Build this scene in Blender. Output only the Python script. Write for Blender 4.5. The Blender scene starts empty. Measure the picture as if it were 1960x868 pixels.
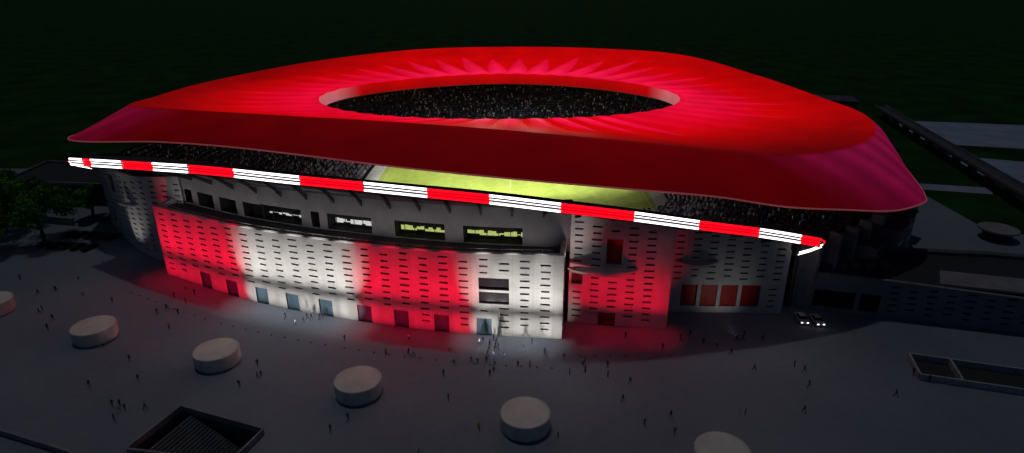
import bpy, bmesh, math, random
import numpy as np
from mathutils import Vector, Matrix
random.seed(7); np.random.seed(7)
scene=bpy.context.scene
R=math.radians
# ---------------------------------------------------------------- helpers
def herm(xs,ys):
    xs=np.array(xs,float); ys=np.array(ys,float)
    m=np.gradient(ys,xs)
    def f(x):
        i=int(np.clip(np.searchsorted(xs,x)-1,0,len(xs)-2))
        h=xs[i+1]-xs[i]; t=(x-xs[i])/h
        if t<0: return ys[i]+m[i]*(x-xs[i])
        if t>1: return ys[i+1]+m[i+1]*(x-xs[i+1])
        return ((2*t**3-3*t*t+1)*ys[i]+(t**3-2*t*t+t)*h*m[i]+(-2*t**3+3*t*t)*ys[i+1]+(t**3-t*t)*h*m[i+1])
    return f
CX,CY=0.0,230.0
def polar(pts):
    L=sorted([(math.atan2(y-CY,x-CX)%(2*math.pi),math.hypot(x-CX,y-CY),z) for x,y,z in pts])
    th=[a-2*math.pi for a,_,_ in L]+[a for a,_,_ in L]+[a+2*math.pi for a,_,_ in L]
    fr=herm(th,[r for _,r,_ in L]*3); fz=herm(th,[z for _,_,z in L]*3)
    def f(t):
        t=t%(2*math.pi); r=fr(t)
        return np.array((CX+r*math.cos(t),CY+r*math.sin(t),fz(t)))
    return f
def sstep(a,b,x):
    t=min(1,max(0,(x-a)/(b-a))); return t*t*(3-2*t)

def nodes_of(m):
    m.use_nodes=True; nt=m.node_tree; return nt,nt.nodes,nt.links
def mat(name,col,rough=.7,var=.25,scale=1.5,bump=0.0,metal=0,emis=None,es=0,col2=None,detail=6,spec=.25):
    m=bpy.data.materials.new(name); nt,N,L=nodes_of(m); b=N['Principled BSDF']
    tc=N.new('ShaderNodeTexCoord'); nz=N.new('ShaderNodeTexNoise'); nz.inputs['Scale'].default_value=scale; nz.inputs['Detail'].default_value=detail
    L.new(tc.outputs['Object'],nz.inputs['Vector'])
    cr=N.new('ShaderNodeValToRGB'); cr.color_ramp.elements[0].position=.3; cr.color_ramp.elements[1].position=.7
    c2=col2 or col
    cr.color_ramp.elements[0].color=(*[c*(1-var) for c in col],1); cr.color_ramp.elements[1].color=(*[min(1,c*(1+var)) for c in c2],1)
    L.new(nz.outputs['Fac'],cr.inputs['Fac']); L.new(cr.outputs['Color'],b.inputs['Base Color'])
    b.inputs['Roughness'].default_value=rough; b.inputs['Metallic'].default_value=metal; b.inputs['Specular IOR Level'].default_value=spec
    if emis: b.inputs['Emission Color'].default_value=(*emis,1); b.inputs['Emission Strength'].default_value=es
    if bump:
        bp=N.new('ShaderNodeBump'); bp.inputs['Strength'].default_value=bump; L.new(nz.outputs['Fac'],bp.inputs['Height']); L.new(bp.outputs['Normal'],b.inputs['Normal'])
    return m
def empty(name,loc=(0,0,0)):
    e=bpy.data.objects.new(name,None); e.location=loc; e.empty_display_size=1; scene.collection.objects.link(e); return e
def mk(name,v,f,mats,parent=None,mi=None,smooth=False,loc=None):
    me=bpy.data.meshes.new(name); me.from_pydata([tuple(map(float,p)) for p in v],[],[tuple(q) for q in f])
    for m in (mats if isinstance(mats,(list,tuple)) else [mats]): me.materials.append(m)
    if mi is not None: me.polygons.foreach_set('material_index',mi)
    if smooth: me.polygons.foreach_set('use_smooth',[True]*len(me.polygons))
    me.update(); o=bpy.data.objects.new(name,me); scene.collection.objects.link(o)
    if parent: o.parent=parent
    if loc: o.location=loc
    return o
class MB:
    def __init__(s): s.v=[];s.f=[];s.m=[]
    def quad(s,a,b,c,d,m=0):
        n=len(s.v); s.v+=[a,b,c,d]; s.f.append((n,n+1,n+2,n+3)); s.m.append(m)
    def poly(s,ps,m=0):
        n=len(s.v); s.v+=list(ps); s.f.append(tuple(range(n,n+len(ps)))); s.m.append(m)
    def box(s,c,ax,ay,hx,hy,z0,z1,m=0):
        c=np.array(c[:2],float); ax=np.array(ax,float); ay=np.array(ay,float)
        P=[c-ax*hx-ay*hy,c+ax*hx-ay*hy,c+ax*hx+ay*hy,c-ax*hx+ay*hy]
        lo=[(p[0],p[1],z0) for p in P]; hi=[(p[0],p[1],z1) for p in P]
        for i in range(4):
            j=(i+1)%4; s.quad(lo[i],lo[j],hi[j],hi[i],m)
        s.quad(hi[0],hi[1],hi[2],hi[3],m); s.quad(lo[3],lo[2],lo[1],lo[0],m)
    def abox(s,x0,x1,y0,y1,z0,z1,m=0): s.box(((x0+x1)/2,(y0+y1)/2),(1,0),(0,1),(x1-x0)/2,(y1-y0)/2,z0,z1,m)
    def prism(s,pts,z0,z1,m=0,mtop=None):
        n=len(pts)
        for i in range(n):
            a=pts[i];b=pts[(i+1)%n]; s.quad((*a,z0),(*b,z0),(*b,z1),(*a,z1),m)
        s.poly([(*p,z1) for p in pts],m if mtop is None else mtop)
    def tube(s,pts,r,m=0,k=6,mfun=None):
        pts=[np.array(p,float) for p in pts]; rings=[]
        for i,p in enumerate(pts):
            t=pts[min(i+1,len(pts)-1)]-pts[max(i-1,0)]; t/= (np.linalg.norm(t)+1e-9)
            u=np.cross(t,(0,0,1)); 
            if np.linalg.norm(u)<.1: u=np.cross(t,(0,1,0))
            u/=np.linalg.norm(u); w=np.cross(u,t); rr=r[i] if hasattr(r,'__len__') else r
            rings.append(len(s.v)); s.v+=[tuple(p+rr*(math.cos(a)*u+math.sin(a)*w)) for a in [2*math.pi*j/k for j in range(k)]]
        for i in range(len(rings)-1):
            mm=mfun(i) if mfun else m
            for j in range(k):
                a=rings[i]+j;b=rings[i]+(j+1)%k;c=rings[i+1]+(j+1)%k;d=rings[i+1]+j
                s.f.append((a,b,c,d)); s.m.append(mm)
    def obj(s,name,mats,parent=None,smooth=False): return mk(name,s.v,s.f,mats,parent,s.m,smooth)
def pathfun(pts):
    P=np.array(pts,float); d=np.r_[0,np.cumsum(np.linalg.norm(np.diff(P,axis=0),axis=1))]
    return (lambda s:(float(np.interp(s,d,P[:,0])),float(np.interp(s,d,P[:,1])))), float(d[-1]), d
def pn(P,s,e=.3):
    a=P(s-e);b=P(s+e); n=np.array((b[1]-a[1],-(b[0]-a[0]))); l=np.linalg.norm(n)
    return n/l if l>0 else np.array((0,-1.))
def wall(name,P,s0,s1,z0,z1f,ops,mats,parent,step=2.0,th=1.0,smooth=False):
    """ops: (sa,sb,za,zb,matidx_back,depth)"""
    M=MB(); br={s0,s1}
    s=s0
    while s<s1: br.add(s); s+=step
    for o in ops: br.add(o[0]); br.add(o[1])
    br=sorted(b for b in br if s0<=b<=s1); q=[br[0]]
    for b in br[1:]:
        if b-q[-1]>1e-4: q.append(b)
    br=q
    def pt(s,z,d=0):
        x,y=P(min(max(s,s0),s1)); n=pn(P,min(max(s,s0+.35),s1-.35)); return (x-n[0]*d,y-n[1]*d,z)
    for a,b in zip(br[:-1],br[1:]):
        mid=(a+b)/2; L=sorted([o for o in ops if o[0]<=mid<=o[1]],key=lambda o:o[2]); z=z0
        for o in L:
            if o[2]>z+1e-4: M.quad(pt(a,z),pt(b,z),pt(b,o[2]),pt(a,o[2]),0)
            d=o[5]; M.quad(pt(a,o[2],d),pt(b,o[2],d),pt(b,o[3],d),pt(a,o[3],d),o[4])
            M.quad(pt(a,o[2]),pt(b,o[2]),pt(b,o[2],d),pt(a,o[2],d),1)
            M.quad(pt(a,o[3],d),pt(b,o[3],d),pt(b,o[3]),pt(a,o[3]),1)
            if abs(a-o[0])<1e-3: M.quad(pt(a,o[2]),pt(a,o[2],d),pt(a,o[3],d),pt(a,o[3]),1)
            if abs(b-o[1])<1e-3: M.quad(pt(b,o[2],d),pt(b,o[2]),pt(b,o[3]),pt(b,o[3],d),1)
            z=o[3]
        M.quad(pt(a,z),pt(b,z),pt(b,z1f(b)),pt(a,z1f(a)),0)
        M.quad(pt(a,z1f(a)),pt(b,z1f(b)),pt(b,z1f(b),th),pt(a,z1f(a),th),0)
        M.quad(pt(b,z0,th),pt(a,z0,th),pt(a,z1f(a),th),pt(b,z1f(b),th),0)
    return M.obj(name,mats,parent)
def slots(s0,s1,z0,z1f,ds,dz,w,h,avoid,m=2,stag=True,dep=.3):
    out=[]; k=0; s=s0
    while s<s1:
        z=z0+(dz/2 if (k%2 and stag) else 0)
        while z+h<z1f(s)-.7:
            if not any(s+w/2>a[0]-.35 and s-w/2<a[1]+.35 and z+h>a[2]-.3 and z<a[3]+.3 for a in avoid):
                ww=w*random.uniform(.82,1.08)
                out.append((s-ww/2,s+ww/2,z,z+h,m,dep))
            z+=dz
        s+=ds; k+=1
    return out

# ---------------------------------------------------------------- materials
def facade_mat(name,c):
    m=bpy.data.materials.new(name); nt,N,L=nodes_of(m); b=N['Principled BSDF']
    tc=N.new('ShaderNodeTexCoord'); nz=N.new('ShaderNodeTexNoise'); nz.inputs['Scale'].default_value=.35; nz.inputs['Detail'].default_value=8
    L.new(tc.outputs['Object'],nz.inputs['Vector'])
    sep=N.new('ShaderNodeSeparateXYZ'); L.new(tc.outputs['Object'],sep.inputs[0])
    def seam(out,period,wid):
        a=N.new('ShaderNodeMath'); a.operation='DIVIDE'; L.new(out,a.inputs[0]); a.inputs[1].default_value=period
        f=N.new('ShaderNodeMath'); f.operation='FRACT'; L.new(a.outputs[0],f.inputs[0])
        g=N.new('ShaderNodeMath'); g.operation='GREATER_THAN'; L.new(f.outputs[0],g.inputs[0]); g.inputs[1].default_value=wid; return g.outputs[0]
    sx=seam(sep.outputs['X'],4.2,.02); sz=seam(sep.outputs['Z'],2.9,.02)
    mu=N.new('ShaderNodeMath'); mu.operation='MULTIPLY'; L.new(sx,mu.inputs[0]); L.new(sz,mu.inputs[1])
    cr=N.new('ShaderNodeValToRGB'); cr.color_ramp.elements[0].position=.3; cr.color_ramp.elements[1].position=.72
    cr.color_ramp.elements[0].color=(*[x*.88 for x in c],1); cr.color_ramp.elements[1].color=(*[x*1.05 for x in c],1)
    L.new(nz.outputs['Fac'],cr.inputs['Fac'])
    mx=N.new('ShaderNodeMixRGB'); L.new(mu.outputs[0],mx.inputs['Fac']); mx.inputs['Color1'].default_value=(*[x*.72 for x in c],1); L.new(cr.outputs['Color'],mx.inputs['Color2'])
    L.new(mx.outputs['Color'],b.inputs['Base Color']); b.inputs['Roughness'].default_value=.85; b.inputs['Specular IOR Level'].default_value=.1
    return m
M_fac=facade_mat('facade_concrete',(.60,.59,.57)); M_rev=mat('slot_reveal',(.22,.21,.21)); M_dark=mat('slot_dark',(.09,.08,.08),.6)
M_black=mat('opening_dark',(.015,.015,.018),.6)
M_door=mat('door_bluegrey',(.09,.15,.20),.35,.2,.8); M_redpan=mat('red_panel',(.38,.02,.015),.5); M_glass=mat('dark_glass',(.03,.025,.03),.15)
M_grey=mat('grey_concrete',(.26,.25,.27),.8,.2,.25); M_upper=mat('upper_concrete',(.36,.34,.35),.8,.15,.25); M_dgrey=mat('dark_concrete',(.085,.09,.10),.85,.25,.3); M_deck=mat('terrace_deck',(.12,.12,.12),.9)
M_annex=facade_mat('annex_concrete',(.22,.23,.27))
M_blk=mat('soffit_dark',(.04,.042,.045),.8)
M_winl=mat('lit_strip_green',(.3,.3,.1),.6,.5,2,emis=(.50,.60,.17),es=.75); M_winw=mat('lit_strip_white',(.3,.3,.3),.6,.5,2,emis=(.7,.7,.68),es=.8)
M_ledw=mat('led_white',(.8,.8,.8),.5,.05,emis=(1,.95,.95),es=3.0); M_ledr=mat('led_red',(.7,.02,.02),.5,.05,emis=(1,.003,.012),es=1.5)

def ground_mat():
    m=bpy.data.materials.new('plaza_paving'); nt,N,L=nodes_of(m); b=N['Principled BSDF']
    tc=N.new('ShaderNodeTexCoord')
    n1=N.new('ShaderNodeTexNoise'); n1.inputs['Scale'].default_value=.03; n1.inputs['Detail'].default_value=7
    n2=N.new('ShaderNodeTexNoise'); n2.inputs['Scale'].default_value=.8; n2.inputs['Detail'].default_value=5
    L.new(tc.outputs['Object'],n1.inputs['Vector']); L.new(tc.outputs['Object'],n2.inputs['Vector'])
    br=N.new('ShaderNodeTexBrick'); br.inputs['Scale'].default_value=.28; br.inputs['Mortar Size'].default_value=.01; br.inputs['Bias'].default_value=0
    br.inputs['Color1'].default_value=(1,1,1,1); br.inputs['Color2'].default_value=(.95,.95,.95,1); br.inputs['Mortar'].default_value=(.9,.9,.9,1); L.new(tc.outputs['Object'],br.inputs['Vector'])
    ad=N.new('ShaderNodeMath'); ad.operation='MULTIPLY_ADD'; L.new(n2.outputs['Fac'],ad.inputs[0]); ad.inputs[1].default_value=.3; L.new(n1.outputs['Fac'],ad.inputs[2])
    cr=N.new('ShaderNodeValToRGB'); cr.color_ramp.elements[0].position=.42; cr.color_ramp.elements[1].position=.9
    cr.color_ramp.elements[0].color=(.165,.195,.245,1); cr.color_ramp.elements[1].color=(.26,.295,.35,1); L.new(ad.outputs[0],cr.inputs['Fac'])
    mx=N.new('ShaderNodeMixRGB'); mx.blend_type='MULTIPLY'; mx.inputs['Fac'].default_value=.7; L.new(cr.outputs['Color'],mx.inputs['Color1']); L.new(br.outputs['Color'],mx.inputs['Color2'])
    L.new(mx.outputs['Color'],b.inputs['Base Color']); b.inputs['Roughness'].default_value=.75; b.inputs['Specular IOR Level'].default_value=.15
    return m
M_gnd=ground_mat(); M_grass=mat('grass',(.010,.055,.010),.95,.5,.05,spec=.05); M_path=mat('pale_path',(.32,.38,.52),.8,.15,.1)

# ---------------------------------------------------------------- ground
pit=[(-60.5,78.7),(-43.3,76.1),(-41,83.1),(-57.2,88.9)]
B=2500
outer=[(-B,-400),(B,-400),(B,4600),(-B,4600)]
g=MB()
for i in range(4):
    j=(i+1)%4; g.quad((*outer[i],0),(*outer[j],0),(*pit[j],0),(*pit[i],0))
g.obj('ground',M_gnd)
g=MB()
g.quad((-B,345,.004),(B,345,.004),(B,4590,.004),(-B,4590,.004))
g.quad((-B,236,.004),(-150,236,.004),(-150,345,.004),(-B,345,.004))
g.quad((138,205,.004),(B,205,.004),(B,345,.004),(138,345,.004))
g.quad((141,172,.004),(172,160,.004),(176,205,.004),(142,205,.004))
g.quad((180,160,.004),(B,150,.004),(B,205,.004),(180,205,.004))
g.obj('grass_field',M_grass)
g=MB()
for q in [[(187.9,275.5),(223,266),(420,215),(420,262),(258,312.7),(196.6,325)],[(178,227.7),(182,212),(330,170),(330,215),(207.5,245.6),(182.4,256)],[(138,212),(166,205),(170,212),(140,219)]]:
    g.poly([(*p,.009) for p in q])
g.obj('footpath',M_path)
# ---------------------------------------------------------------- stadium
ST=empty('stadium',(0,0,0))
yf=herm([-87,-61,-33,-8.2,10.3],[142.6,129,119.4,114,112])
PF=lambda s:(s,yf(s))
ringx=[-111.4,-90.1,-65.3,-45,-28.9,-16.2,-4,8.9,23.5,36.5,49.2,63.1]
yr=herm(ringx,[153,141,130,123,118,115,113,111.5,112,113,115,118])
zr=herm(ringx,[26.4,29,30.9,31.1,31.2,30.9,30.3,29.2,27.2,25,22.6,19.2])
doors=[-73.5,-65.5,-57.2,-49.2,-41,-31.9,-23.6,-14.8,-5.8]
ops=[(x-1.6,x+1.6,0,4.0,3,.4) for x in doors]+[(-6.8,-.6,10.7,13.4,5,.5),(-6.8,-.6,7.5,10.2,5,.5)]
topf=lambda s:18.4+.6*sstep(-20,10,s)
ops+=slots(-84.6,9.2,2.0,topf,4.15,1.45,1.9,.38,ops)
FM=[M_fac,M_rev,M_dark,M_door,M_redpan,M_glass,M_winl,M_winw]
wall('front_facade',PF,-87,10.3,0,topf,ops,FM,ST,1.5)
def pw(name,pts,z0,z1,opf,mats=FM,**k):
    P,Ln,d=pathfun(pts); zf=z1 if callable(z1) else (lambda s:z1)
    return wall(name,P,0,Ln,z0,zf,opf(Ln,zf),mats,ST,**k)
pw('facade_return',[(10.3,112.05),(11.4,121)],0,18.9,lambda L,z:[])
pw('facade_return_west',[(-84,152),(-87,142.7)],0,18.3,lambda L,z:[])
PS=lambda s:(s,yf(min(s,10))+8.2+ (0 if s<10 else (s-10)*.1))
w=[]
for a,b,m in [(-60,-47.5,7),(-45,-43,2),(-41,-30.6,7),(-25.3,-14.3,6),(-10.3,2.2,6)]:
    w.append((a,b,17.5,21.2,2,3.0))
k=-84
while k<-62: w.append((k,k+5,17.5,21.0,2,3.0)); k+=7
wall('upper_wall',PS,-88,13,16,lambda s:26.5,w,[M_upper,M_blk,M_black],ST,2,th=3.6)
m=MB()
for a,b,mm,ht in [(-59,-49,1,.35),(-40.6,-31,1,.8),(-25,-14.6,0,.8),(-10,2,0,.8)]:
    s=a
    while s<b-.1:
        e=min(s+.9,b); p=PS(s);q=PS(e); n=pn(PS,s)
        z0=18.2+(random.random()<.25)*.3; z1=18.2+1.3*ht*(1 if random.random()<.75 else .6)+random.uniform(-.12,.12)
        m.quad((p[0]-n[0]*2.6,p[1]-n[1]*2.6,z0),(q[0]-n[0]*2.6,q[1]-n[1]*2.6,z0),(q[0]-n[0]*2.6,q[1]-n[1]*2.6,z1),(p[0]-n[0]*2.6,p[1]-n[1]*2.6,z1),mm); s+=.9
m.obj('concourse_lit_strip',[M_winl,M_winw],ST)
m=MB()
for a,b in [(-60,-47.5),(-41,-30.6),(-25.3,-14.3),(-10.3,2.2)]:
    n_=5
    for i in range(1,n_):
        s=a+(b-a)*i/n_; x,y=PS(s); m.box((x,y+.4),(1,0),(0,1),.07,.07,17.5,21.19)
m.obj('concourse_mullion',M_blk,ST)
m=MB(); xs=np.arange(-87,11,2.0)
for a,b in zip(xs[:-1],xs[1:]):
    m.quad((a,yf(a)+.9,17.2),(b,yf(b)+.9,17.2),(b,yf(b)+8.3,17.2),(a,yf(a)+8.3,17.2))
m.obj('terrace_deck',M_deck,ST)
m=MB(); m.tube([(x,yf(x)+.5,topf(x)+.9) for x in np.arange(-86,10,2)],.05)
for x in np.arange(-86,10,2): m.box((x,yf(x)+.5),(1,0),(0,1),.04,.04,topf(x),topf(x)+.9)
m.obj('terrace_railing',M_grey,ST)
def opr(L,z):
    o=[(7.6,10.8,14.6,20.2,4,.6),(6.6,10.2,0,3.1,4,.6),(.6,2.9,9.4,12,2,.6)]
    return o+slots(1.8,L-1,1.5,z,3.7,1.45,1.9,.38,o)
pw('east_block_wall',[(12,119.2),(20,117.6),(33,116.5)],0,lambda s:25.2-s*.1,opr)
pw('east_block_return',[(33.02,116.5),(34,123.4)],0,23,lambda L,z:[])
def opg(L,z):
    o=[(a,b,1.6,6.9,4,.4) for a,b in [(3.4,6.9),(7.7,11.3),(12.1,15.8),(16.6,20.7)]]
    return o+slots(2.2,L-.8,8.2,z,3.6,1.45,1.8,.36,o)+slots(23.4,L-.5,1.5,lambda s:8,3.4,1.42,1.7,.36,o)
pw('gate_wall',[(34,123.5),(60,122.8)],0,lambda s:21.5-s*.18,opg)
pw('gate_return',[(60,122.82),(64,132)],0,16.5,lambda L,z:[])
pw('west_block_wall',[(-122,178),(-112,167),(-102,157),(-94,151.5),(-82,147.5)],0,lambda s:19+ s*.1,lambda L,z:[(14,18,14,19,2,.5),(8,10,3,7,4,.5)]+slots(2,L-1,1.5,z,4.0,1.45,1.8,.4,[(14,18,14,19),(8,10,3,7)]))
def ledge(x0,x1,yb,z,dep,th=.5):
    n=14; pts=[(x0,yb)]+[(x0+(x1-x0)*i/n, yb-dep*math.sin(math.pi*i/n)**.7) for i in range(1,n)]+[(x1,yb)]
    m=MB(); m.prism(pts,z,z+th); m.poly([(*p,z) for p in reversed(pts)]); m.obj('balcony_ledge',M_fac,ST)
ledge(11.5,27,118,13.2,3.6); ledge(35.5,45,123.4,12.2,2.4); ledge(-104,-96,156,14,2.0)
body=[(63,125),(75,132),(88,142),(99,158),(106,178),(110,205),(110,240),(104,275),(80,303),(44,320),(-5,324),(-48,318),(-90,296),(-114,260),(-120,225),(-121,195),(-122,178)]
pw('bowl_outer_wall',body,0,lambda s:15.0,lambda L,z:[],mats=[M_grey,M_blk,M_dark],step=3)
P,Ln,d=pathfun(body); m=MB(); s=3
while s<Ln-3:
    x,y=P(s); n=pn(P,s); m.box((x+n[0]*1.4,y+n[1]*1.4),(-n[1],n[0]),(n[0],n[1]),.5,1.35,0,15.6+(s<75)*1.5,0); s+=6.5
m.obj('wall_pier',M_grey,ST)
# ring slab, fascia, LEDs
rp=[(x,yr(x),zr(x)) for x in np.linspace(-111.4,63.1,120)]
rim_near=[(-105,160,26.2),(-86,148,28.7),(-62,136,30.2),(-43,129,30.4),(-27,124,30.4),(-3,119,29.7),(10,117.5,28.6),(24,118,26.6),(37,119,24.3),(50,121,22),(63,124,18.8)]
rimy=herm([p[0] for p in rim_near],[p[1] for p in rim_near]); rimz=herm([p[0] for p in rim_near],[p[2] for p in rim_near])
m=MB()
for (a,b) in zip(rp[:-1],rp[1:]):
    def pr(p):
        x=p[0]*.965; return (x,rimy(x),rimz(x))
    A,Bq=pr(a),pr(b)
    m.quad((a[0],a[1],a[2]+1.0),(b[0],b[1],b[2]+1.0),(Bq[0],Bq[1],Bq[2]+.15),(A[0],A[1],A[2]+.15),0)
    m.quad((a[0],a[1],a[2]-1.0),(b[0],b[1],b[2]-1.0),(b[0],b[1],b[2]+1.0),(a[0],a[1],a[2]+1.0),0)
    def lo(p):
        x=min(max(p[0]*.98,-88),60); return (x,yf(min(x,10.3))+8.4 if x<10 else (yf(10.3)+8.4+(x-10)*.08),min(25.5,p[2]-2.0))
    C,D=lo(a),lo(b)
    m.quad(C,D,(b[0],b[1],b[2]-1.0),(a[0],a[1],a[2]-1.0),1)
m.obj('ring_slab',[M_blk,M_dgrey],ST)
m=MB()
for x in np.arange(-104,60,6.5):
    y,z=yr(x),zr(x); yi=(yf(min(x,10.3))+8.0) if x>-86 else y+12
    zt=min(z-2.5,25)
    for dx in (-.2,.2):
        m.poly([(x+dx,y+.3,z-1.05),(x+dx,yi,zt),(x+dx,yi,zt-1.2),(x+dx,y+.3,z-1.5)])
    m.quad((x-.2,y+.3,z-1.5),(x+.2,y+.3,z-1.5),(x+.2,yi,zt-1.2),(x-.2,yi,zt-1.2))
m.obj('soffit_rib',M_dgrey,ST)
bnd=[-111.4,-106,-102.5,-91,-80.8,-70.7,-58.9,-43.3,-29.5,-16.7,-4,8.9,23.5,36,49.2,58.3,64]
def ledcol(x):
    i=np.searchsorted(bnd,x)-1
    return int(i)%2
m=MB()
for k,dz in enumerate([.85,.12,-.62]):
    pts=[(x,yr(x)-.12,zr(x)+dz) for x in np.linspace(-111.4,63.1,260)]
    m.tube(pts,[.26,.08,.24][k],k=5,mfun=lambda i,pts=pts:ledcol((pts[i][0]+pts[i+1][0])/2))
m.tube([(63.1,117.88,20.0),(64.4,118.6,19.2),(64.6,119.5,18.2),(62.8,120.4,16.7),(60.8,121.2,15.6)],.13,1,5,mfun=lambda i:0 if i>1 else 1)
m.tube([(63.1,117.88,18.6),(64,118.8,17.9),(62.4,120.1,16.3),(60.6,121.1,15.1)],.1,0,5)
m.tube([(-111.4,152.88,27.15),(-112.3,153.6,26.4),(-112,155,24.9),(-110,158,23.2)],.15,0,5,mfun=lambda i:1 if i<1 else 0)
m.obj('led_ribbon',[M_ledw,M_ledr],ST)
m=MB()
for a,b in zip(bnd[:-1],bnd[1:]):
    if ledcol((a+b)/2)==1:
        for x in np.linspace(a,min(b,63),9)[:-1]:
            e=x+(min(b,63)-a)/8
            m.quad((x,yr(x)-.05,zr(x)-.65),(e,yr(e)-.05,zr(e)-.65),(e,yr(e)-.05,zr(e)+.88),(x,yr(x)-.05,zr(x)+.88))
m.obj('led_backing_panel',mat('red_backing',(.5,.01,.02),.5,.2,2,emis=(.62,.0,.01),es=.9),ST)

# ---------------------------------------------------------------- bowl
rim=polar(rim_near+[(85,145,15.5),(98,170,15.5),(103,200,16.5),(103,235,18.5),(97,270,21),(72,300,24.5),(40,315,26.5),(-5,318,27),(-45,312,26.5),(-85,290,24),(-108,255,22),(-113,220,22),(-113,190,23)])
PXc,PYc=-1.0,221.0
def inner_rect(t):
    c,s=math.cos(t),math.sin(t); r=1/((abs(c/54))**5+(abs(s/38))**5)**.2
    return np.array((PXc+r*c,PYc+r*s,1.0))
def bowl(t,f):
    a=inner_rect(t); b=rim(t); p=a+(b-a)*f; p[2]=a[2]+(b[2]-a[2])*f**1.3; return p
NT=240; NR=36; grid=[]
for j in range(NR):
    f0=j/NR; f1=(j+1)/NR; grid.append((f0,f0)); grid.append((f1,f0))
V=[];F=[]
for (f,fz) in grid:
    for i in range(NT):
        t=2*math.pi*i/NT; p=bowl(t,f); z=bowl(t,fz)[2]; V.append((p[0],p[1],z))
for j in range(len(grid)-1):
    for i in range(NT):
        a=j*NT+i;b=j*NT+(i+1)%NT; F.append((a,b,b+NT,a+NT))
def seat_mat():
    m=bpy.data.materials.new('stand_seats'); nt,N,L=nodes_of(m); b=N['Principled BSDF']
    tc=N.new('ShaderNodeTexCoord'); vo=N.new('ShaderNodeTexVoronoi'); vo.inputs['Scale'].default_value=1.3; L.new(tc.outputs['Object'],vo.inputs['Vector'])
    cr=N.new('ShaderNodeValToRGB'); cr.color_ramp.interpolation='CONSTANT'; e=cr.color_ramp.elements
    e[0].position=0; e[0].color=(.02,.026,.035,1); e[1].position=.62; e[1].color=(.07,.085,.12,1)
    for p,c in [(.8,(.18,.2,.25,1)),(.88,(.02,.025,.04,1)),(.95,(.45,.5,.55,1))]:
        q=e.new(p); q.color=c
    sp=N.new('ShaderNodeSeparateColor'); L.new(vo.outputs['Color'],sp.inputs[0]); L.new(sp.outputs[0],cr.inputs['Fac']); L.new(cr.outputs['Color'],b.inputs['Base Color'])
    b.inputs['Roughness'].default_value=.8; return m
mk('seating_bowl',V,F,seat_mat(),ST)
m=MB()
for _ in range(10000):
    t=random.uniform(R(-50),R(230)); f=random.uniform(.0,1)**1.25*.95+.02; j=int(f*NR); p=bowl(t,(j+.4)/NR); z=bowl(t,j/NR)[2]
    c=random.choices([0,1,2,3],[2.5,7,5,.4],k=1)[0] if f>.35 else random.choices([0,1,2,3],[9,3,2,.5])[0]
    h=random.uniform(.85,1.3); x,y=p[0],p[1]; n=len(m.v); w0,w1=.2,.28
    m.v+=[(x-w0,y-.15,z),(x+w0,y-.15,z),(x+w0,y+.15,z),(x-w0,y+.15,z),(x-w1,y-.13,z+h*.8),(x+w1,y-.13,z+h*.8),(x+w1,y+.13,z+h*.8),(x-w1,y+.13,z+h*.8),(x,y,z+h*.86)]
    for q in [(0,1,5,4),(1,2,6,5),(2,3,7,6),(3,0,4,7)]: m.f.append(tuple(n+i for i in q)); m.m.append(c)
    for q in [(4,5,8),(5,6,8),(6,7,8),(7,4,8)]: m.f.append(tuple(n+i for i in q)); m.m.append(c)
    n=len(m.v); zc=z+h; r=.13
    m.v+=[(x,y,zc-r),(x-r,y,zc),(x,y-r,zc),(x+r,y,zc),(x,y+r,zc),(x,y,zc+r)]
    for q in [(0,2,1),(0,3,2),(0,4,3),(0,1,4),(5,1,2),(5,2,3),(5,3,4),(5,4,1)]: m.f.append(tuple(n+i for i in q)); m.m.append(4)
m.obj('spectator_crowd',[mat('crowd_white',(.7,.73,.8)),mat('crowd_blue',(.08,.12,.22)),mat('crowd_black',(.02,.02,.025)),mat('crowd_red',(.3,.04,.05)),mat('crowd_skin',(.22,.18,.16))],ST)
def pitch_mat():
    m=bpy.data.materials.new('pitch_grass'); nt,N,L=nodes_of(m); b=N['Principled BSDF']
    tc=N.new('ShaderNodeTexCoord'); sp=N.new('ShaderNodeSeparateXYZ'); L.new(tc.outputs['Object'],sp.inputs[0])
    a=N.new('ShaderNodeMath'); a.operation='DIVIDE'; a.inputs[1].default_value=11; L.new(sp.outputs['X'],a.inputs[0])
    f=N.new('ShaderNodeMath'); f.operation='FRACT'; L.new(a.outputs[0],f.inputs[0])
    g2=N.new('ShaderNodeMath'); g2.operation='GREATER_THAN'; g2.inputs[1].default_value=.5; L.new(f.outputs[0],g2.inputs[0])
    mx=N.new('ShaderNodeMixRGB'); mx.inputs['Color1'].default_value=(.24,.31,.055,1); mx.inputs['Color2'].default_value=(.255,.33,.06,1); L.new(g2.outputs[0],mx.inputs['Fac'])
    nz=N.new('ShaderNodeTexNoise'); nz.inputs['Scale'].default_value=.4; nz.inputs['Detail'].default_value=8; L.new(tc.outputs['Object'],nz.inputs['Vector'])
    m2=N.new('ShaderNodeMixRGB'); m2.blend_type='OVERLAY'; m2.inputs['Fac'].default_value=.3; L.new(mx.outputs[0],m2.inputs['Color1']); L.new(nz.outputs['Fac'],m2.inputs['Color2'])
    L.new(m2.outputs[0],b.inputs['Base Color']); b.inputs['Roughness'].default_value=.95; b.inputs['Specular IOR Level'].default_value=.05; return m
g=MB(); g.quad((PXc-53,PYc-37,.5),(PXc+53,PYc-37,.5),(PXc+53,PYc+37,.5),(PXc-53,PYc+37,.5)); g.obj('pitch_surround',mat('surround',(.35,.36,.33),.8),ST)
g=MB(); g.quad((PXc-48,PYc-33,.504),(PXc+48,PYc-33,.504),(PXc+48,PYc+33,.504),(PXc-48,PYc+33,.504)); g.obj('pitch',pitch_mat(),ST)
g=MB()
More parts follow.
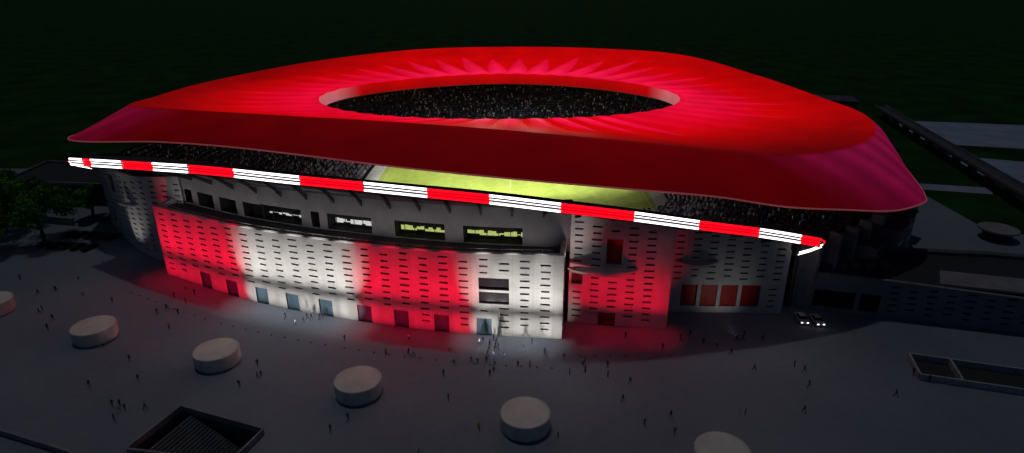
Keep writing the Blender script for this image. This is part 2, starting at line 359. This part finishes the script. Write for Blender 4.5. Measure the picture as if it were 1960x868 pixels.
def ln(x0,y0,x1,y1):
    g.quad((x0,y0,.508),(x1,y0,.508),(x1,y1,.508),(x0,y1,.508))
w_=.12
for yy in (PYc-31,PYc+31-w_): ln(PXc-46,yy,PXc+46,yy+w_)
for xx in (PXc-46,PXc+.3,PXc+46): ln(xx,PYc-31+w_,xx+w_,PYc+31-w_)
g.obj('pitch_marking',mat('line_white',(.5,.52,.4),.8,.05),ST)

# ---------------------------------------------------------------- roof
fold=polar([(-121.7,262,30.2),(-121.5,215,31.8),(-92.6,300,32.9),(-47,325,35.7),(-5,332,36.2),(45,328,35.8),(78,312,35.1),(104,270,30.8),(114.5,230,28.2),(115,208,28.3),(105.6,180,28.9),(95.4,165,29.5),(80.6,152,30),(64.7,145,30.6),(48.3,141,32.6),(25.8,138,35.5),(2.4,140,37.2),(-15.6,142,38.2),(-54.8,152,38.3),(-79,163,37.2),(-100,174,36),(-112,184,34.5)])
eave=polar([(-124.2,172,27.8),(-86.9,150,32.3),(-64.3,137,34.5),(-45.8,127,35.5),(-22.2,117,35.6),(2,112,34.6),(25,112,32.5),(40.5,115,30.1),(54.8,117.5,27.2),(68.7,121,25.3),(84,128,22.6),(94.2,135,21.9),(101,145,20),(110.8,168,19.1),(119.8,195,19.6),(126,235,20),(112,285,24),(84,325,29),(45,343,31),(-5,347,31),(-50,340,31),(-103,312,28),(-131,262,25),(-134,225,24.5),(-131,198,25)])
def innerE(t):
    c,s=math.cos(t),math.sin(t); ox,oy=4.5,-2.0; a,b=65.5,41.0
    A=(c/a)**2+(s/b)**2; Bq=2*(ox*c/a**2+oy*s/b**2); Cq=(ox/a)**2+(oy/b)**2-1
    r=(-Bq+math.sqrt(Bq*Bq-4*A*Cq))/(2*A)
    z=30.1+ .9*s - 1.1*c*c
    return np.array((r*c,CY+r*s,z))
# equal-length bays measured along the opening, so every bay of the roof is the same width
_t=np.linspace(0,2*math.pi,1441); _p=np.array([innerE(t)*.75+fold(t)*.25 for t in _t]); _d=np.r_[0,np.cumsum(np.linalg.norm(np.diff(_p[:,:2],axis=0),axis=1))]
K=44; NTh=K*30; NS=40; NK=12
TH=np.interp(np.arange(NTh)/NTh*_d[-1],_d,_t)
V=[];C=[]
def tri(x): x=x%1; return 1-abs(2*x-1)
def lerp(a,b,t): return a+(b-a)*t
rnd=[random.uniform(.78,1.1) for _ in range(K+1)]
IN=[innerE(t) for t in TH]; FO=[fold(t) for t in TH]; EA=[eave(t) for t in TH]
for j in range(NS+1):
    s=j/NS
    for i in range(NTh):
        t=TH[i]; a=IN[i]; b=FO[i]
        p=a+(b-a)*s; ct,st=math.cos(t),math.sin(t)
        u=i/NTh*K; tw=tri(u)
        p[2]+= -1.2*math.sin(math.pi*s) + 1.1*(tw-.5)*math.sin(math.pi*min(1,s*1.25+.08))*(1-s)
        V.append(p)
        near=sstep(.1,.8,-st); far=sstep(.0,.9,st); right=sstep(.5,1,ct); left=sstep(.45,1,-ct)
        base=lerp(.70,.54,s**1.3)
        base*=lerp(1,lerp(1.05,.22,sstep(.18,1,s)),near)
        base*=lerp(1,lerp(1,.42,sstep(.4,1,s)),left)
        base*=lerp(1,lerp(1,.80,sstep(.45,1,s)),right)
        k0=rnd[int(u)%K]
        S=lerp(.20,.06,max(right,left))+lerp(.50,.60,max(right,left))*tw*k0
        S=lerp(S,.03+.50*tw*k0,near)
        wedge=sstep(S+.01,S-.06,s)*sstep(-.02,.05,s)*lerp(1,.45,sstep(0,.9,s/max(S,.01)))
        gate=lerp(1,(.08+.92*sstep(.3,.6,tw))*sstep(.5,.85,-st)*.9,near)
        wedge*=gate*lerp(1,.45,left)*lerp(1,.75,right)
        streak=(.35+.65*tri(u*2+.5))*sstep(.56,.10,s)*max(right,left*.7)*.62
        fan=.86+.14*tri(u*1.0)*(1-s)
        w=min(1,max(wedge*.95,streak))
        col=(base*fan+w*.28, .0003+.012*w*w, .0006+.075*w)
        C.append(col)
for j in range(1,NK+1):
    s=j/NK
    for i in range(NTh):
        t=TH[i]; a=FO[i]; b=EA[i]; p=a+(b-a)*s; ct,st=math.cos(t),math.sin(t); u=i/NTh*K
        bulge=math.sin(math.pi*s)*1.3; p[2]+=bulge*sstep(.2,.9,ct)
        tw=tri(u*1.0+.1*s); p[2]+=.25*(tw-.5)*math.sin(math.pi*s)
        V.append(p)
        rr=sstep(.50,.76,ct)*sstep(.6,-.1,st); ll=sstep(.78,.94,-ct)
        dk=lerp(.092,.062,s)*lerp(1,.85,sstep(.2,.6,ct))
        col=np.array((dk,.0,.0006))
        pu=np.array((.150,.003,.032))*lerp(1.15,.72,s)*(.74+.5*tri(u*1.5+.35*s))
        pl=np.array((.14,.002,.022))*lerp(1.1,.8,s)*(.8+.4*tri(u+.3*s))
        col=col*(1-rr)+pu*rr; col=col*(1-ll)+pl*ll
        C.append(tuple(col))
F=[]
rows=NS+NK
for j in range(rows):
    for i in range(NTh):
        a=j*NTh+i;b=j*NTh+(i+1)%NTh; F.append((a,a+NTh,b+NTh,b))
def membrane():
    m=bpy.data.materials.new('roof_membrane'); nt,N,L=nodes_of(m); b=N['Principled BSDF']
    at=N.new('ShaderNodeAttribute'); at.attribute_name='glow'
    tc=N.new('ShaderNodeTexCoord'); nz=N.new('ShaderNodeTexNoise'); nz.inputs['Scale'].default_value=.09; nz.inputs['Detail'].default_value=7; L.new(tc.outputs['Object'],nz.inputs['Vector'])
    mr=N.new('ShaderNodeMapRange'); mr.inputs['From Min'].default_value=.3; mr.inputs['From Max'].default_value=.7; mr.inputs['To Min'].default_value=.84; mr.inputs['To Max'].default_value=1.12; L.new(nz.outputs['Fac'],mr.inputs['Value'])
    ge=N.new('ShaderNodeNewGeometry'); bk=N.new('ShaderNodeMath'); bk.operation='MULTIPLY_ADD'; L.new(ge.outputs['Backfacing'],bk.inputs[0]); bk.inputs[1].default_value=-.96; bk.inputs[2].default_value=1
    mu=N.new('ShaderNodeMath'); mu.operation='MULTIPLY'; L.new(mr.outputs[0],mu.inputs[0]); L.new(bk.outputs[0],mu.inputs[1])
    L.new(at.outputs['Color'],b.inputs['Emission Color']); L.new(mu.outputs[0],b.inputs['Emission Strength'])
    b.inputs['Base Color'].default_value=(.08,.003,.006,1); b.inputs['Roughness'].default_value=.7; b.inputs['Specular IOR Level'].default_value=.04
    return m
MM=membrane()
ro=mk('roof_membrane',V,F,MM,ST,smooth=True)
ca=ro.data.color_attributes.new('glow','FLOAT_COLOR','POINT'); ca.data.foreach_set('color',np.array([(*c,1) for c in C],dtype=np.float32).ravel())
V=[];C=[];F=[]
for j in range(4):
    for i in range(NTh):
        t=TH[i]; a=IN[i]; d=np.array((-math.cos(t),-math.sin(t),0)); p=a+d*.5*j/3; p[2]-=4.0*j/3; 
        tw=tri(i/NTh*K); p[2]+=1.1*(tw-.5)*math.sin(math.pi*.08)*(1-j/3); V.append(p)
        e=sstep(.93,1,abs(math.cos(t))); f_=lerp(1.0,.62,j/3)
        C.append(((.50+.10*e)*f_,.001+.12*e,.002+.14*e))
for j in range(3):
    for i in range(NTh):
        a=j*NTh+i;b=j*NTh+(i+1)%NTh; F.append((a,b,b+NTh,a+NTh))
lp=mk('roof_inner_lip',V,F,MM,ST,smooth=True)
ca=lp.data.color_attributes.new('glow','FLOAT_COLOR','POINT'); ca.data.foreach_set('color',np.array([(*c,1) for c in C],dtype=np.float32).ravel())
m=MB()
m.tube([innerE(2*math.pi*i/300)-np.array((0,0,4.05)) for i in range(301)],.3,0,6)
m.obj('inner_ring_beam',M_dgrey,ST,True)
m=MB(); m.tube([eave(2*math.pi*i/400) for i in range(401)],.17,0,6)
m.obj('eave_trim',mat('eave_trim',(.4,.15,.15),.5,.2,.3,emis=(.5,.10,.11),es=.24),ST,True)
m=MB()
for i in range(56):
    t=2*math.pi*i/56
    if math.sin(t)<-.35: continue
    a=rim(t); b=fold(t); m.tube([a,a*.1+b*.9-np.array((0,0,1))],.35,0,6)
m.obj('roof_strut',M_grey,ST)

# ---------------------------------------------------------------- lights
def spot(loc,tgt,power,col,ang,blend=.8,name='floodlight',rad=.1):
    l=bpy.data.lights.new(name,'SPOT'); l.energy=power; l.color=col; l.spot_size=R(ang); l.spot_blend=blend; l.shadow_soft_size=rad
    o=bpy.data.objects.new(name,l); o.location=loc; o.rotation_euler=(Vector(tgt)-Vector(loc)).to_track_quat('-Z','Y').to_euler(); scene.collection.objects.link(o); o.parent=ST; return o
RED=(1,.0,.035); WHT=(1,.96,.92)
fx=MB()
secs=[(-87.5,-61.1,RED),(-60.9,-33.4,WHT),(-33.1,-8.1,RED),(-7.9,10.6,WHT)]
for a,b,c in secs:
    nl=max(2,round((b-a-4)/2.9))+1; red=c is RED
    for i in range(nl):
        x=a+1.9+(b-a-3.8)*i/(nl-1); edge=1.35 if i in (0,nl-1) else 1
        n=pn(PF,x); d=10.5; px,py=x+n[0]*d,yf(x)+n[1]*d; pw_=(6600 if red else 6000)*edge
        spot((px,py,.25),(x,yf(x),2.6),pw_*.42,c,38,1); spot((px,py,.25),(x,yf(x),11.5),pw_*1.05,c,42,1)
        fx.box((px,py),(1,0),(0,1),.2,.2,0.002,.06,0)
        if i%2==0:
            spot((x,yr(x)-1.0,zr(x)-1.6),(x+n[0]*1.2,yf(x)+n[1]*1.6,0),7000 if red else 6500,c,32,1)
for X in (13.6,16.5,19.5,22.5,25.5,28.5,31.5):
    spot((X,106,.25),(X,117,8),3000,RED,46,1); spot((X,106,.25),(X,117,14),1500,RED,34,1); fx.box((X,106),(1,0),(0,1),.2,.2,.002,.06,0)
for X in (16,23,30): spot((X,yr(X)-1,zr(X)-1.6),(X,113.5,0),5500,RED,34,1)
spot((47,112,.3),(46,123,6),600,WHT,80,1)
spot((-108,150,.3),(-100,156,10),1700,WHT,60,1); fx.box((-108,150),(1,0),(0,1),.2,.2,.002,.06,0); fx.box((47,112),(1,0),(0,1),.2,.2,.002,.06,0)
fx.obj('uplight_fixture',M_blk,ST)
for X in np.arange(-82,12,6.2):
    spot((X,yf(min(X,10))+1.8,17.6),(X,yf(min(X,10))+8.2,23.5),300,(1,.93,.91),120,1,'upper_wall_fill',.3)  # added fill: unseen spots on the terrace that brighten the upper wall
for k in range(12):
    t=2*math.pi*(k+.5)/12; p=innerE(t); q=(PXc+(p[0]-PXc)*.35,PYc+(p[1]-PYc)*.1,0)
    spot((p[0]*.97,CY+(p[1]-CY)*.97,p[2]-5.0),q,42000,(1,.98,.90),86,.8,'pitch_floodlight',.3)

# ---------------------------------------------------------------- annex building (east), west annex, back building
AN=empty('annex_building')
AM=[M_annex,M_blk,M_black]
P,Ln,d=pathfun([(64,125.3),(85,120.2),(107.7,114),(150,101)])
o=[(3,12,1.0,5.2,2,.8),(13,17,1,5.2,2,.8)]
w=wall('annex_front_wall',P,0,Ln,0,lambda s:9.4-min(s,45)*.03,o+slots(19.5,Ln-1,1.6,lambda s:9,3.6,1.45,1.8,.35,o),AM,AN,2)
m=MB(); m.poly([(64.3,126.3,8.6),(85.3,121.2,8.6),(108,115,8.6),(150,102,8.6),(156,124,8.6),(112,134,8.6),(88,137,8.6),(66,134,8.6)]); m.obj('annex_roof',M_blk,AN)
m=MB(); m.poly([(92,120.5,8.62),(150,104,8.62),(152,112,8.62),(96,127,8.62)]); m.obj('annex_roof_panel',M_grey,AN)
m=MB(); m.prism([(66,134.05),(88,137.05),(112,134.05),(156,124.05),(157,126),(112,136),(88,139),(66,136)],0,9.3); m.obj('annex_back_wall',M_dgrey,AN)
for i in range(5):
    m=MB(); m.abox(70+i*3.4,72+i*3.4,127.5+.2*i,130+.2*i,8.605,9.8); m.obj('roof_unit',M_dgrey,AN)
SB=empty('stair_tower')
m=MB()
for (x,y,h) in [(84,135.5,12),(92,141,14),(101,152,13),(112,168,11)]:
    n=np.array((.72,-.69)); m.box((x,y),(.69,.72),n,3.4,2.6,0,h,0); m.box((x,y),(.69,.72),n,3.7,2.9,h,h+.5,1)
    for z in (3,6.2,9.4):
        if z+1.6<h: m.box((x+n[0]*2.62,y+n[1]*2.62),(.69,.72),n,2.4,.06,z,z+1.3,2)
m.obj('tower_block',[M_grey,M_dgrey,M_glass],SB)
WA=empty('service_building')
m=MB(); m.prism([(-168,198),(-128,194),(-127,214),(-170,222)],0,6.5,0,1); 
for i in range(4):
    pts=[(-168,198),(-128,194),(-127,214),(-170,222)]; a,b=np.array(pts[i]),np.array(pts[(i+1)%4]); dd=(b-a)/np.linalg.norm(b-a); c=(a+b)/2
    m.box(c,dd,(-dd[1],dd[0]),np.linalg.norm(b-a)/2,.25,6.5,7.3,2)
m.obj('service_walls',[M_dgrey,M_blk,M_grey],WA)
m=MB()
for i in range(9): m.box((-164+i*4.2,197.45-i*.42),(1,-.1),(.1,1),.9,.12,2.2,4.4)
m.obj('service_window',M_glass,WA)
RB=empty('rear_building')
m=MB(); m.prism([(152,311),(169,306),(174,322),(156,327)],0,13,0,1); m.obj('rear_walls',[M_dgrey,M_dgrey],RB)
m=MB()
for r_ in range(3):
    for i in range(5): m.box((154.2+i*3.1,310.2-i*.91),(.96,-.28),(.28,.96),.9,.1,2+r_*4,3.8+r_*4)
m.obj('rear_window',M_glass,RB)
m=MB(); a=np.array((160.,165.)); b=np.array((197.,336.)); dd=(b-a)/np.linalg.norm(b-a); L_=np.linalg.norm(b-a); nn=np.array((-dd[1],dd[0])); c=(a+b)/2
m.box(c,dd,nn,L_/2,2.6,4.2,5.0,0); m.box(c+nn*2.5,dd,nn,L_/2,.12,5.0,6.0,1); m.box(c-nn*2.5,dd,nn,L_/2,.12,5.0,6.0,1)
for k in range(12): m.box(a+dd*(8+k*14),dd,nn,.5,1.6,0,4.2,0)
m.obj('elevated_walkway',[M_dgrey,M_grey])
def lowwall(pts,h,t,name='low_wall',M=M_grey):
    m=MB()
    for a,b in zip(pts[:-1],pts[1:]):
        a=np.array(a,float);b=np.array(b,float); l=np.linalg.norm(b-a); d=(b-a)/l; m.box((a+b)/2,d,(-d[1],d[0]),l/2,t/2,0,h-.12,0); m.box((a+b)/2,d,(-d[1],d[0]),l/2,t/2+.06,h-.12,h,0)
    return m.obj(name,M)
lowwall([(-100,88),(-84,83),(-71,78.6),(-64,76)],1.1,.35)
lowwall([(-186,186),(-150,180),(-132,176)],2.2,.4)
lowwall([(-190,150),(-160,152),(-146,158)],1.0,.4)
SW=empty('stairwell')
m=MB(); pz=-4.2
for i in range(4):
    a,b=pit[i],pit[(i+1)%4]; m.quad((*a,pz),(*b,pz),(*b,0),(*a,0),0)
m.poly([(*p,pz) for p in pit],1)
A=np.array(pit[0]);Bp=np.array(pit[1]);Cp=np.array(pit[2]);D=np.array(pit[3])
for k in range(20):
    f0=.12+k*.035; f1=f0+.035; z=-k*.2-.2
    p0=A+(Bp-A)*f0;p1=A+(Bp-A)*f1;q1=D+(Cp-D)*f1;q0=D+(Cp-D)*f0
    m.quad((*p0,z),(*p1,z),(*q1,z),(*q0,z),0); m.quad((*p1,z),(*q1,z),(*q1,z-.2),(*p1,z-.2),0)
m.obj('stair_pit',[M_dgrey,M_grey],SW)
m=MB()
for i in range(4):
    a,b=np.array(pit[i]),np.array(pit[(i+1)%4]); l=np.linalg.norm(b-a); d=(b-a)/l; nn=np.array((d[1],-d[0])); m.box((a+b)/2+nn*.2,d,nn,l/2,.18,0,1.1,0)
m.obj('parapet',M_grey,SW)
RP=empty('ramp_enclosure'); o0=np.array((78.,105.)); u=np.array((18,-5.3)); u/=np.linalg.norm(u); v=np.array((u[1],-u[0])); v=v if v[1]<0 else -v
m=MB()
def fr(a,b):
    l=np.linalg.norm(b-a); d=(b-a)/l; m.box((a+b)/2,d,(-d[1],d[0]),l/2,.18,0,1.3,0)
Lr=34; Wd=7.2
fr(o0,o0+u*Lr); fr(o0+v*Wd,o0+v*Wd+u*Lr); fr(o0+v*.24,o0+v*(Wd-.24)); fr(o0+u*7+v*.24,o0+u*7+v*(Wd-.24)); fr(o0+u*Lr+v*.24,o0+u*Lr+v*(Wd-.24))
m.obj('enclosure_wall',mat('pale_concrete',(.40,.41,.45),.8),RP)
m=MB(); m.quad(*[(*p,.012) for p in (o0,o0+v*Wd,o0+v*Wd+u*Lr,o0+u*Lr)]); m.obj('enclosure_floor',M_blk,RP)
# ---------------------------------------------------------------- round skylight drums
M_disc=mat('drum_render',(.66,.65,.60),.8,.18,.5); M_disct=mat('drum_top',(.74,.73,.66),.7,.14,.3)
for (x,y) in [(-86.7,112.9),(-57.4,104),(-27.7,94.3),(2.2,85.1),(32.2,76.2),(-116.5,123.8)]:
    bm=bmesh.new(); n=72; prof=[(4.05,0),(4.05,.25),(4.2,.27),(4.2,2.72),(4.12,2.86),(3.95,2.9),(3.86,2.84),(3.0,2.9),(0.6,2.95)]
    rings=[[bm.verts.new((r*math.cos(2*math.pi*i/n),r*math.sin(2*math.pi*i/n),z)) for i in range(n)] for r,z in prof]
    for j in range(len(rings)-1):
        for i in range(n):
            f=bm.faces.new((rings[j][i],rings[j][(i+1)%n],rings[j+1][(i+1)%n],rings[j+1][i])); f.material_index=1 if j>=5 else 0
    f=bm.faces.new(rings[-1]); f.material_index=1
    me=bpy.data.meshes.new('skylight_drum'); bm.to_mesh(me); bm.free(); me.materials.append(M_disc); me.materials.append(M_disct)
    o=bpy.data.objects.new('skylight_drum',me); o.location=(x,y,0); scene.collection.objects.link(o)
m=MB(); c=(139.,166.); n=24
for r,z0,z1,k in [(3.6,0,2.6,0),(5.0,2.6,3.1,1)]:
    pts=[(c[0]+r*math.cos(2*math.pi*i/n),c[1]+r*math.sin(2*math.pi*i/n)) for i in range(n)]; m.prism(pts,z0,z1,k); m.poly([(*p,z0) for p in reversed(pts)],k)
m.obj('round_kiosk',[M_dgrey,M_grey])

# ---------------------------------------------------------------- cars
M_tail=mat('tail_lamp',(.3,.01,.01))
def car_mesh(name,paint,lights):
    bm=bmesh.new()
    prof=[(-2.15,.35),(-2.2,.75),(-2.05,.95),(-1.35,1.02),(-.75,1.42),(.55,1.46),(1.25,1.08),(1.95,.98),(2.2,.78),(2.15,.35)]
    lft=[];rgt=[]
    for (x,z) in prof:
        w=.86 if z<1.1 else .66
        lft.append(bm.verts.new((x,-w,z))); rgt.append(bm.verts.new((x,w,z)))
    n=len(prof)
    for i in range(n-1):
        f=bm.faces.new((lft[i],lft[i+1],rgt[i+1],rgt[i])); f.material_index=1 if i in (3,5) else 0
    bm.faces.new((lft[-1],lft[0],rgt[0],rgt[-1]))
    for S,fl in ((lft,False),(rgt,True)):
        lo=[S[i] for i in (0,1,2,3,6,7,8,9)]; up=[S[3],S[4],S[5],S[6]]
        f=bm.faces.new(lo if fl else lo[::-1]); f=bm.faces.new(up if fl else up[::-1]); f.material_index=1
    for wx in (-1.35,1.35):
        for wy in (-.8,.8):
            r=bmesh.ops.create_cone(bm,cap_ends=True,segments=16,radius1=.33,radius2=.33,depth=.24,matrix=Matrix.Translation((wx,wy,.33))@Matrix.Rotation(R(90),4,'X'))
            for vv in r['verts']:
                for f in vv.link_faces: f.material_index=2
    for wy in (-.6,.6):
        for sx,mi_ in ((2.2,3),(-2.2,4)):
            r=bmesh.ops.create_cube(bm,size=1,matrix=Matrix.Translation((sx,wy,.74))@Matrix.Diagonal((.08,.36,.16,1)))
            for vv in r['verts']:
                for f in vv.link_faces: f.material_index=mi_
    me=bpy.data.meshes.new(name); bm.to_mesh(me); bm.free()
    for q in (paint,M_glass,M_blk,lights,M_tail): me.materials.append(q)
    return me
lamp_off=mat('headlamp',(.6,.6,.6),.2); lamp_on=mat('headlamp_lit',(.8,.8,.8),.2,emis=(1,.98,.9),es=3)
pal=[mat('car_black',(.015,.015,.018),.3),mat('car_navy',(.02,.025,.04),.3),mat('car_grey',(.07,.07,.075),.35)]
cm=[car_mesh('parked_car',p,lamp_off) for p in pal]; cw=car_mesh('parked_car',mat('car_white',(.6,.6,.6),.3),lamp_on)
for i in range(10):
    x=-130+ (i%5)*3.4+ (i//5)*2; y=160.5-(i%5)*.6+(i//5)*7.5
    o=bpy.data.objects.new('parked_car',cm[i%3]); o.location=(x,y,0); o.rotation_euler=(0,0,R(68+random.uniform(-5,5))); scene.collection.objects.link(o)
for x,y,a in [(63.2,119.6,-96),(66.2,118.9,-92)]:
    o=bpy.data.objects.new('parked_car',cw); o.location=(x,y,0); o.rotation_euler=(0,0,R(a)); scene.collection.objects.link(o)

# ---------------------------------------------------------------- trees
M_bark=mat('bark',(.06,.045,.03)); M_leaf=mat('leaves',(.10,.30,.04),.8,.5,.6); M_leaf2=mat('leaves_dark',(.04,.14,.02),.8,.4,.6)
def tree(x,y,h,r):
    m=MB(); m.tube([(x,y,0),(x+.2,y,h*.3),(x-.1,y+.2,h*.6),(x,y,h*.85)],[.5,.38,.22,.08],0,8)
    cl=[]
    for k in range(34):
        a=random.uniform(0,6.28); el=random.uniform(-.45,1); rr=r*random.uniform(.35,.95)
        c=np.array((x+rr*math.cos(a)*math.cos(el),y+rr*math.sin(a)*math.cos(el),h*.52+ h*.4*math.sin(el)*random.uniform(.6,1.1)))
        cl.append((c,random.uniform(.2,.36)*r)); 
        if k%2==0: m.tube([(x,y,h*random.uniform(.25,.55)),tuple((c+np.array((x,y,h*.4)))/2+np.array((0,0,.4))),tuple(c)],[.2,.12,.04],0,5)
    for c,cr in cl:
        dk=2 if random.random()<.4 else 1
        for _ in range(260):
            d=np.random.normal(size=3); d/=np.linalg.norm(d); p=c+d*cr*random.uniform(.5,1.05)*np.array((1,1,.8))
            u=np.random.normal(size=3); u/=np.linalg.norm(u); w=np.cross(u,d+.01); w/=np.linalg.norm(w)+1e-6; s=random.uniform(.22,.45)
            m.quad(tuple(p-u*s),tuple(p+w*s*.6),tuple(p+u*s),tuple(p-w*s*.6),dk)
    m.obj('deciduous_tree',[M_bark,M_leaf,M_leaf2])
for q in [(-133,164,20,9.5),(-142,156,17,8.5),(-149,171,21,9.5),(-130,182,12,5)]: tree(*q)

# ---------------------------------------------------------------- people
def person_mesh(pose,cols):
    a=pose
    J=dict(pel=(0,0,.95,.13),ch=(0,.01,1.28,.15),nk=(0,.01,1.49,.055),hd=(0,.03,1.60,.095),ht=(0,.02,1.70,.075))
    for s,n in ((-1,'l'),(1,'r')):
        st=a*s
        J['sh'+n]=(.18*s,0,1.42,.065); J['el'+n]=(.24*s,-.12*st,1.16,.045); J['ha'+n]=(.24*s,-.3*st+.06,.93,.035)
        J['hp'+n]=(.1*s,0,.9,.1); J['kn'+n]=(.11*s,.22*st+.03,.5,.07); J['an'+n]=(.11*s,.38*st-.03,.09,.045); J['to'+n]=(.12*s,.38*st+.13,.04,.04)
    E=[('pel','ch'),('ch','nk'),('nk','hd'),('hd','ht')]
    for n in 'lr': E+=[('ch','sh'+n),('sh'+n,'el'+n),('el'+n,'ha'+n),('pel','hp'+n),('hp'+n,'kn'+n),('kn'+n,'an'+n),('an'+n,'to'+n)]
    ks=list(J); me=bpy.data.meshes.new('p'); me.from_pydata([J[k][:3] for k in ks],[(ks.index(x),ks.index(y)) for x,y in E],[])
    o=bpy.data.objects.new('p',me); scene.collection.objects.link(o); mo=o.modifiers.new('s','SKIN')
    for i,k in enumerate(ks): me.skin_vertices[0].data[i].radius=(J[k][3],J[k][3]*.85)
    me.skin_vertices[0].data[0].use_root=True
    su=o.modifiers.new('u','SUBSURF'); su.levels=1
    dg=bpy.context.evaluated_depsgraph_get(); out=bpy.data.meshes.new_from_object(o.evaluated_get(dg)); bpy.data.objects.remove(o)
    out.name='pedestrian'; out.materials.clear()
    for c in cols: out.materials.append(c)
    for p in out.polygons:
        z=p.center.z; p.material_index=2 if z>1.52 and p.center.y>.02 else (3 if z>1.58 else (0 if z>.92 else 1))
        if abs(p.center.x)>.2 and z<1.0 and z>.85: p.material_index=2
        p.use_smooth=True
    return out
sk=mat('skin',(.4,.26,.19)); hair=mat('hair',(.03,.02,.015)); tr=mat('trousers',(.03,.035,.06))
tops=[mat('top_black',(.02,.02,.025)),mat('top_navy',(.03,.05,.12)),mat('top_white',(.45,.45,.45)),mat('top_red',(.3,.02,.02)),mat('top_yellow',(.75,.65,.05))]
PMs=[person_mesh(p,[t,tr,sk,hair]) for t in tops for p in (.15,.9,-1.0)]
def ped(x,y,k=None):
    if k is None: k=random.choices(range(5),[7,5,1,1,.3])[0]
    o=bpy.data.objects.new('pedestrian',PMs[k*3+random.randrange(3)]); o.location=(x,y,-.005); o.rotation_euler=(0,0,random.uniform(0,6.28)); s=random.uniform(.94,1.06); o.scale=(s,s,s); scene.collection.objects.link(o)
for cx,cy,sx,sy,n in [(-3.6,105,5,3.5,26),(-46,121,3,2,7),(-68,89,2.5,2,6),(-77,127,3,3,7),(-55,100,5,5,6),(11,103,5,3,7),(33,111,6,3,7),(47,111,5,3,6),(52,97,3,5,5),(-30,108,12,3,8),(-95,120,8,7,7),(20,92,12,6,6),(-20,88,9,6,5),(70,96,5,5,3),(-105,135,6,5,5),(-80,100,8,6,5)]:
    for _ in range(n): ped(random.gauss(cx,sx),min(random.gauss(cy,sy),yf(max(-86,min(10,cx)))-3 if cx<12 else 113))
for x,y in [(-83,109),(-5.5,84),(7.5,82),(-25,106),(40,88)]: ped(x,y,4)

# ---------------------------------------------------------------- world, moon, camera
w=bpy.data.worlds.new('World'); scene.world=w; w.use_nodes=True; N=w.node_tree.nodes; L=w.node_tree.links
sk_=N.new('ShaderNodeTexSky'); sk_.sky_type='NISHITA'; sk_.sun_disc=False; sk_.sun_elevation=R(3); sk_.sun_rotation=R(0)
bg=N['Background']; bg.inputs['Strength'].default_value=.015
hs=N.new('ShaderNodeMixRGB'); hs.blend_type='MULTIPLY'; hs.inputs['Fac'].default_value=1; hs.inputs['Color2'].default_value=(.42,.70,1.5,1); L.new(sk_.outputs[0],hs.inputs['Color1']); L.new(hs.outputs[0],bg.inputs['Color'])
l=bpy.data.lights.new('moon','SUN'); l.energy=.17; l.angle=R(2); l.color=(1,1,.97); o=bpy.data.objects.new('moon',l); o.rotation_euler=(R(-14),0,R(25)); scene.collection.objects.link(o)
cam=bpy.data.cameras.new('camera'); cam.lens=36*1200/1960; cam.sensor_width=36; cam.clip_end=8000; cam.clip_start=.5
co=bpy.data.objects.new('camera',cam); co.location=(0,0,70); co.rotation_euler=(R(90-21.8),0,0); scene.collection.objects.link(co); scene.camera=co
scene.view_settings.view_transform='Standard'; scene.view_settings.look='None'; scene.view_settings.exposure=0
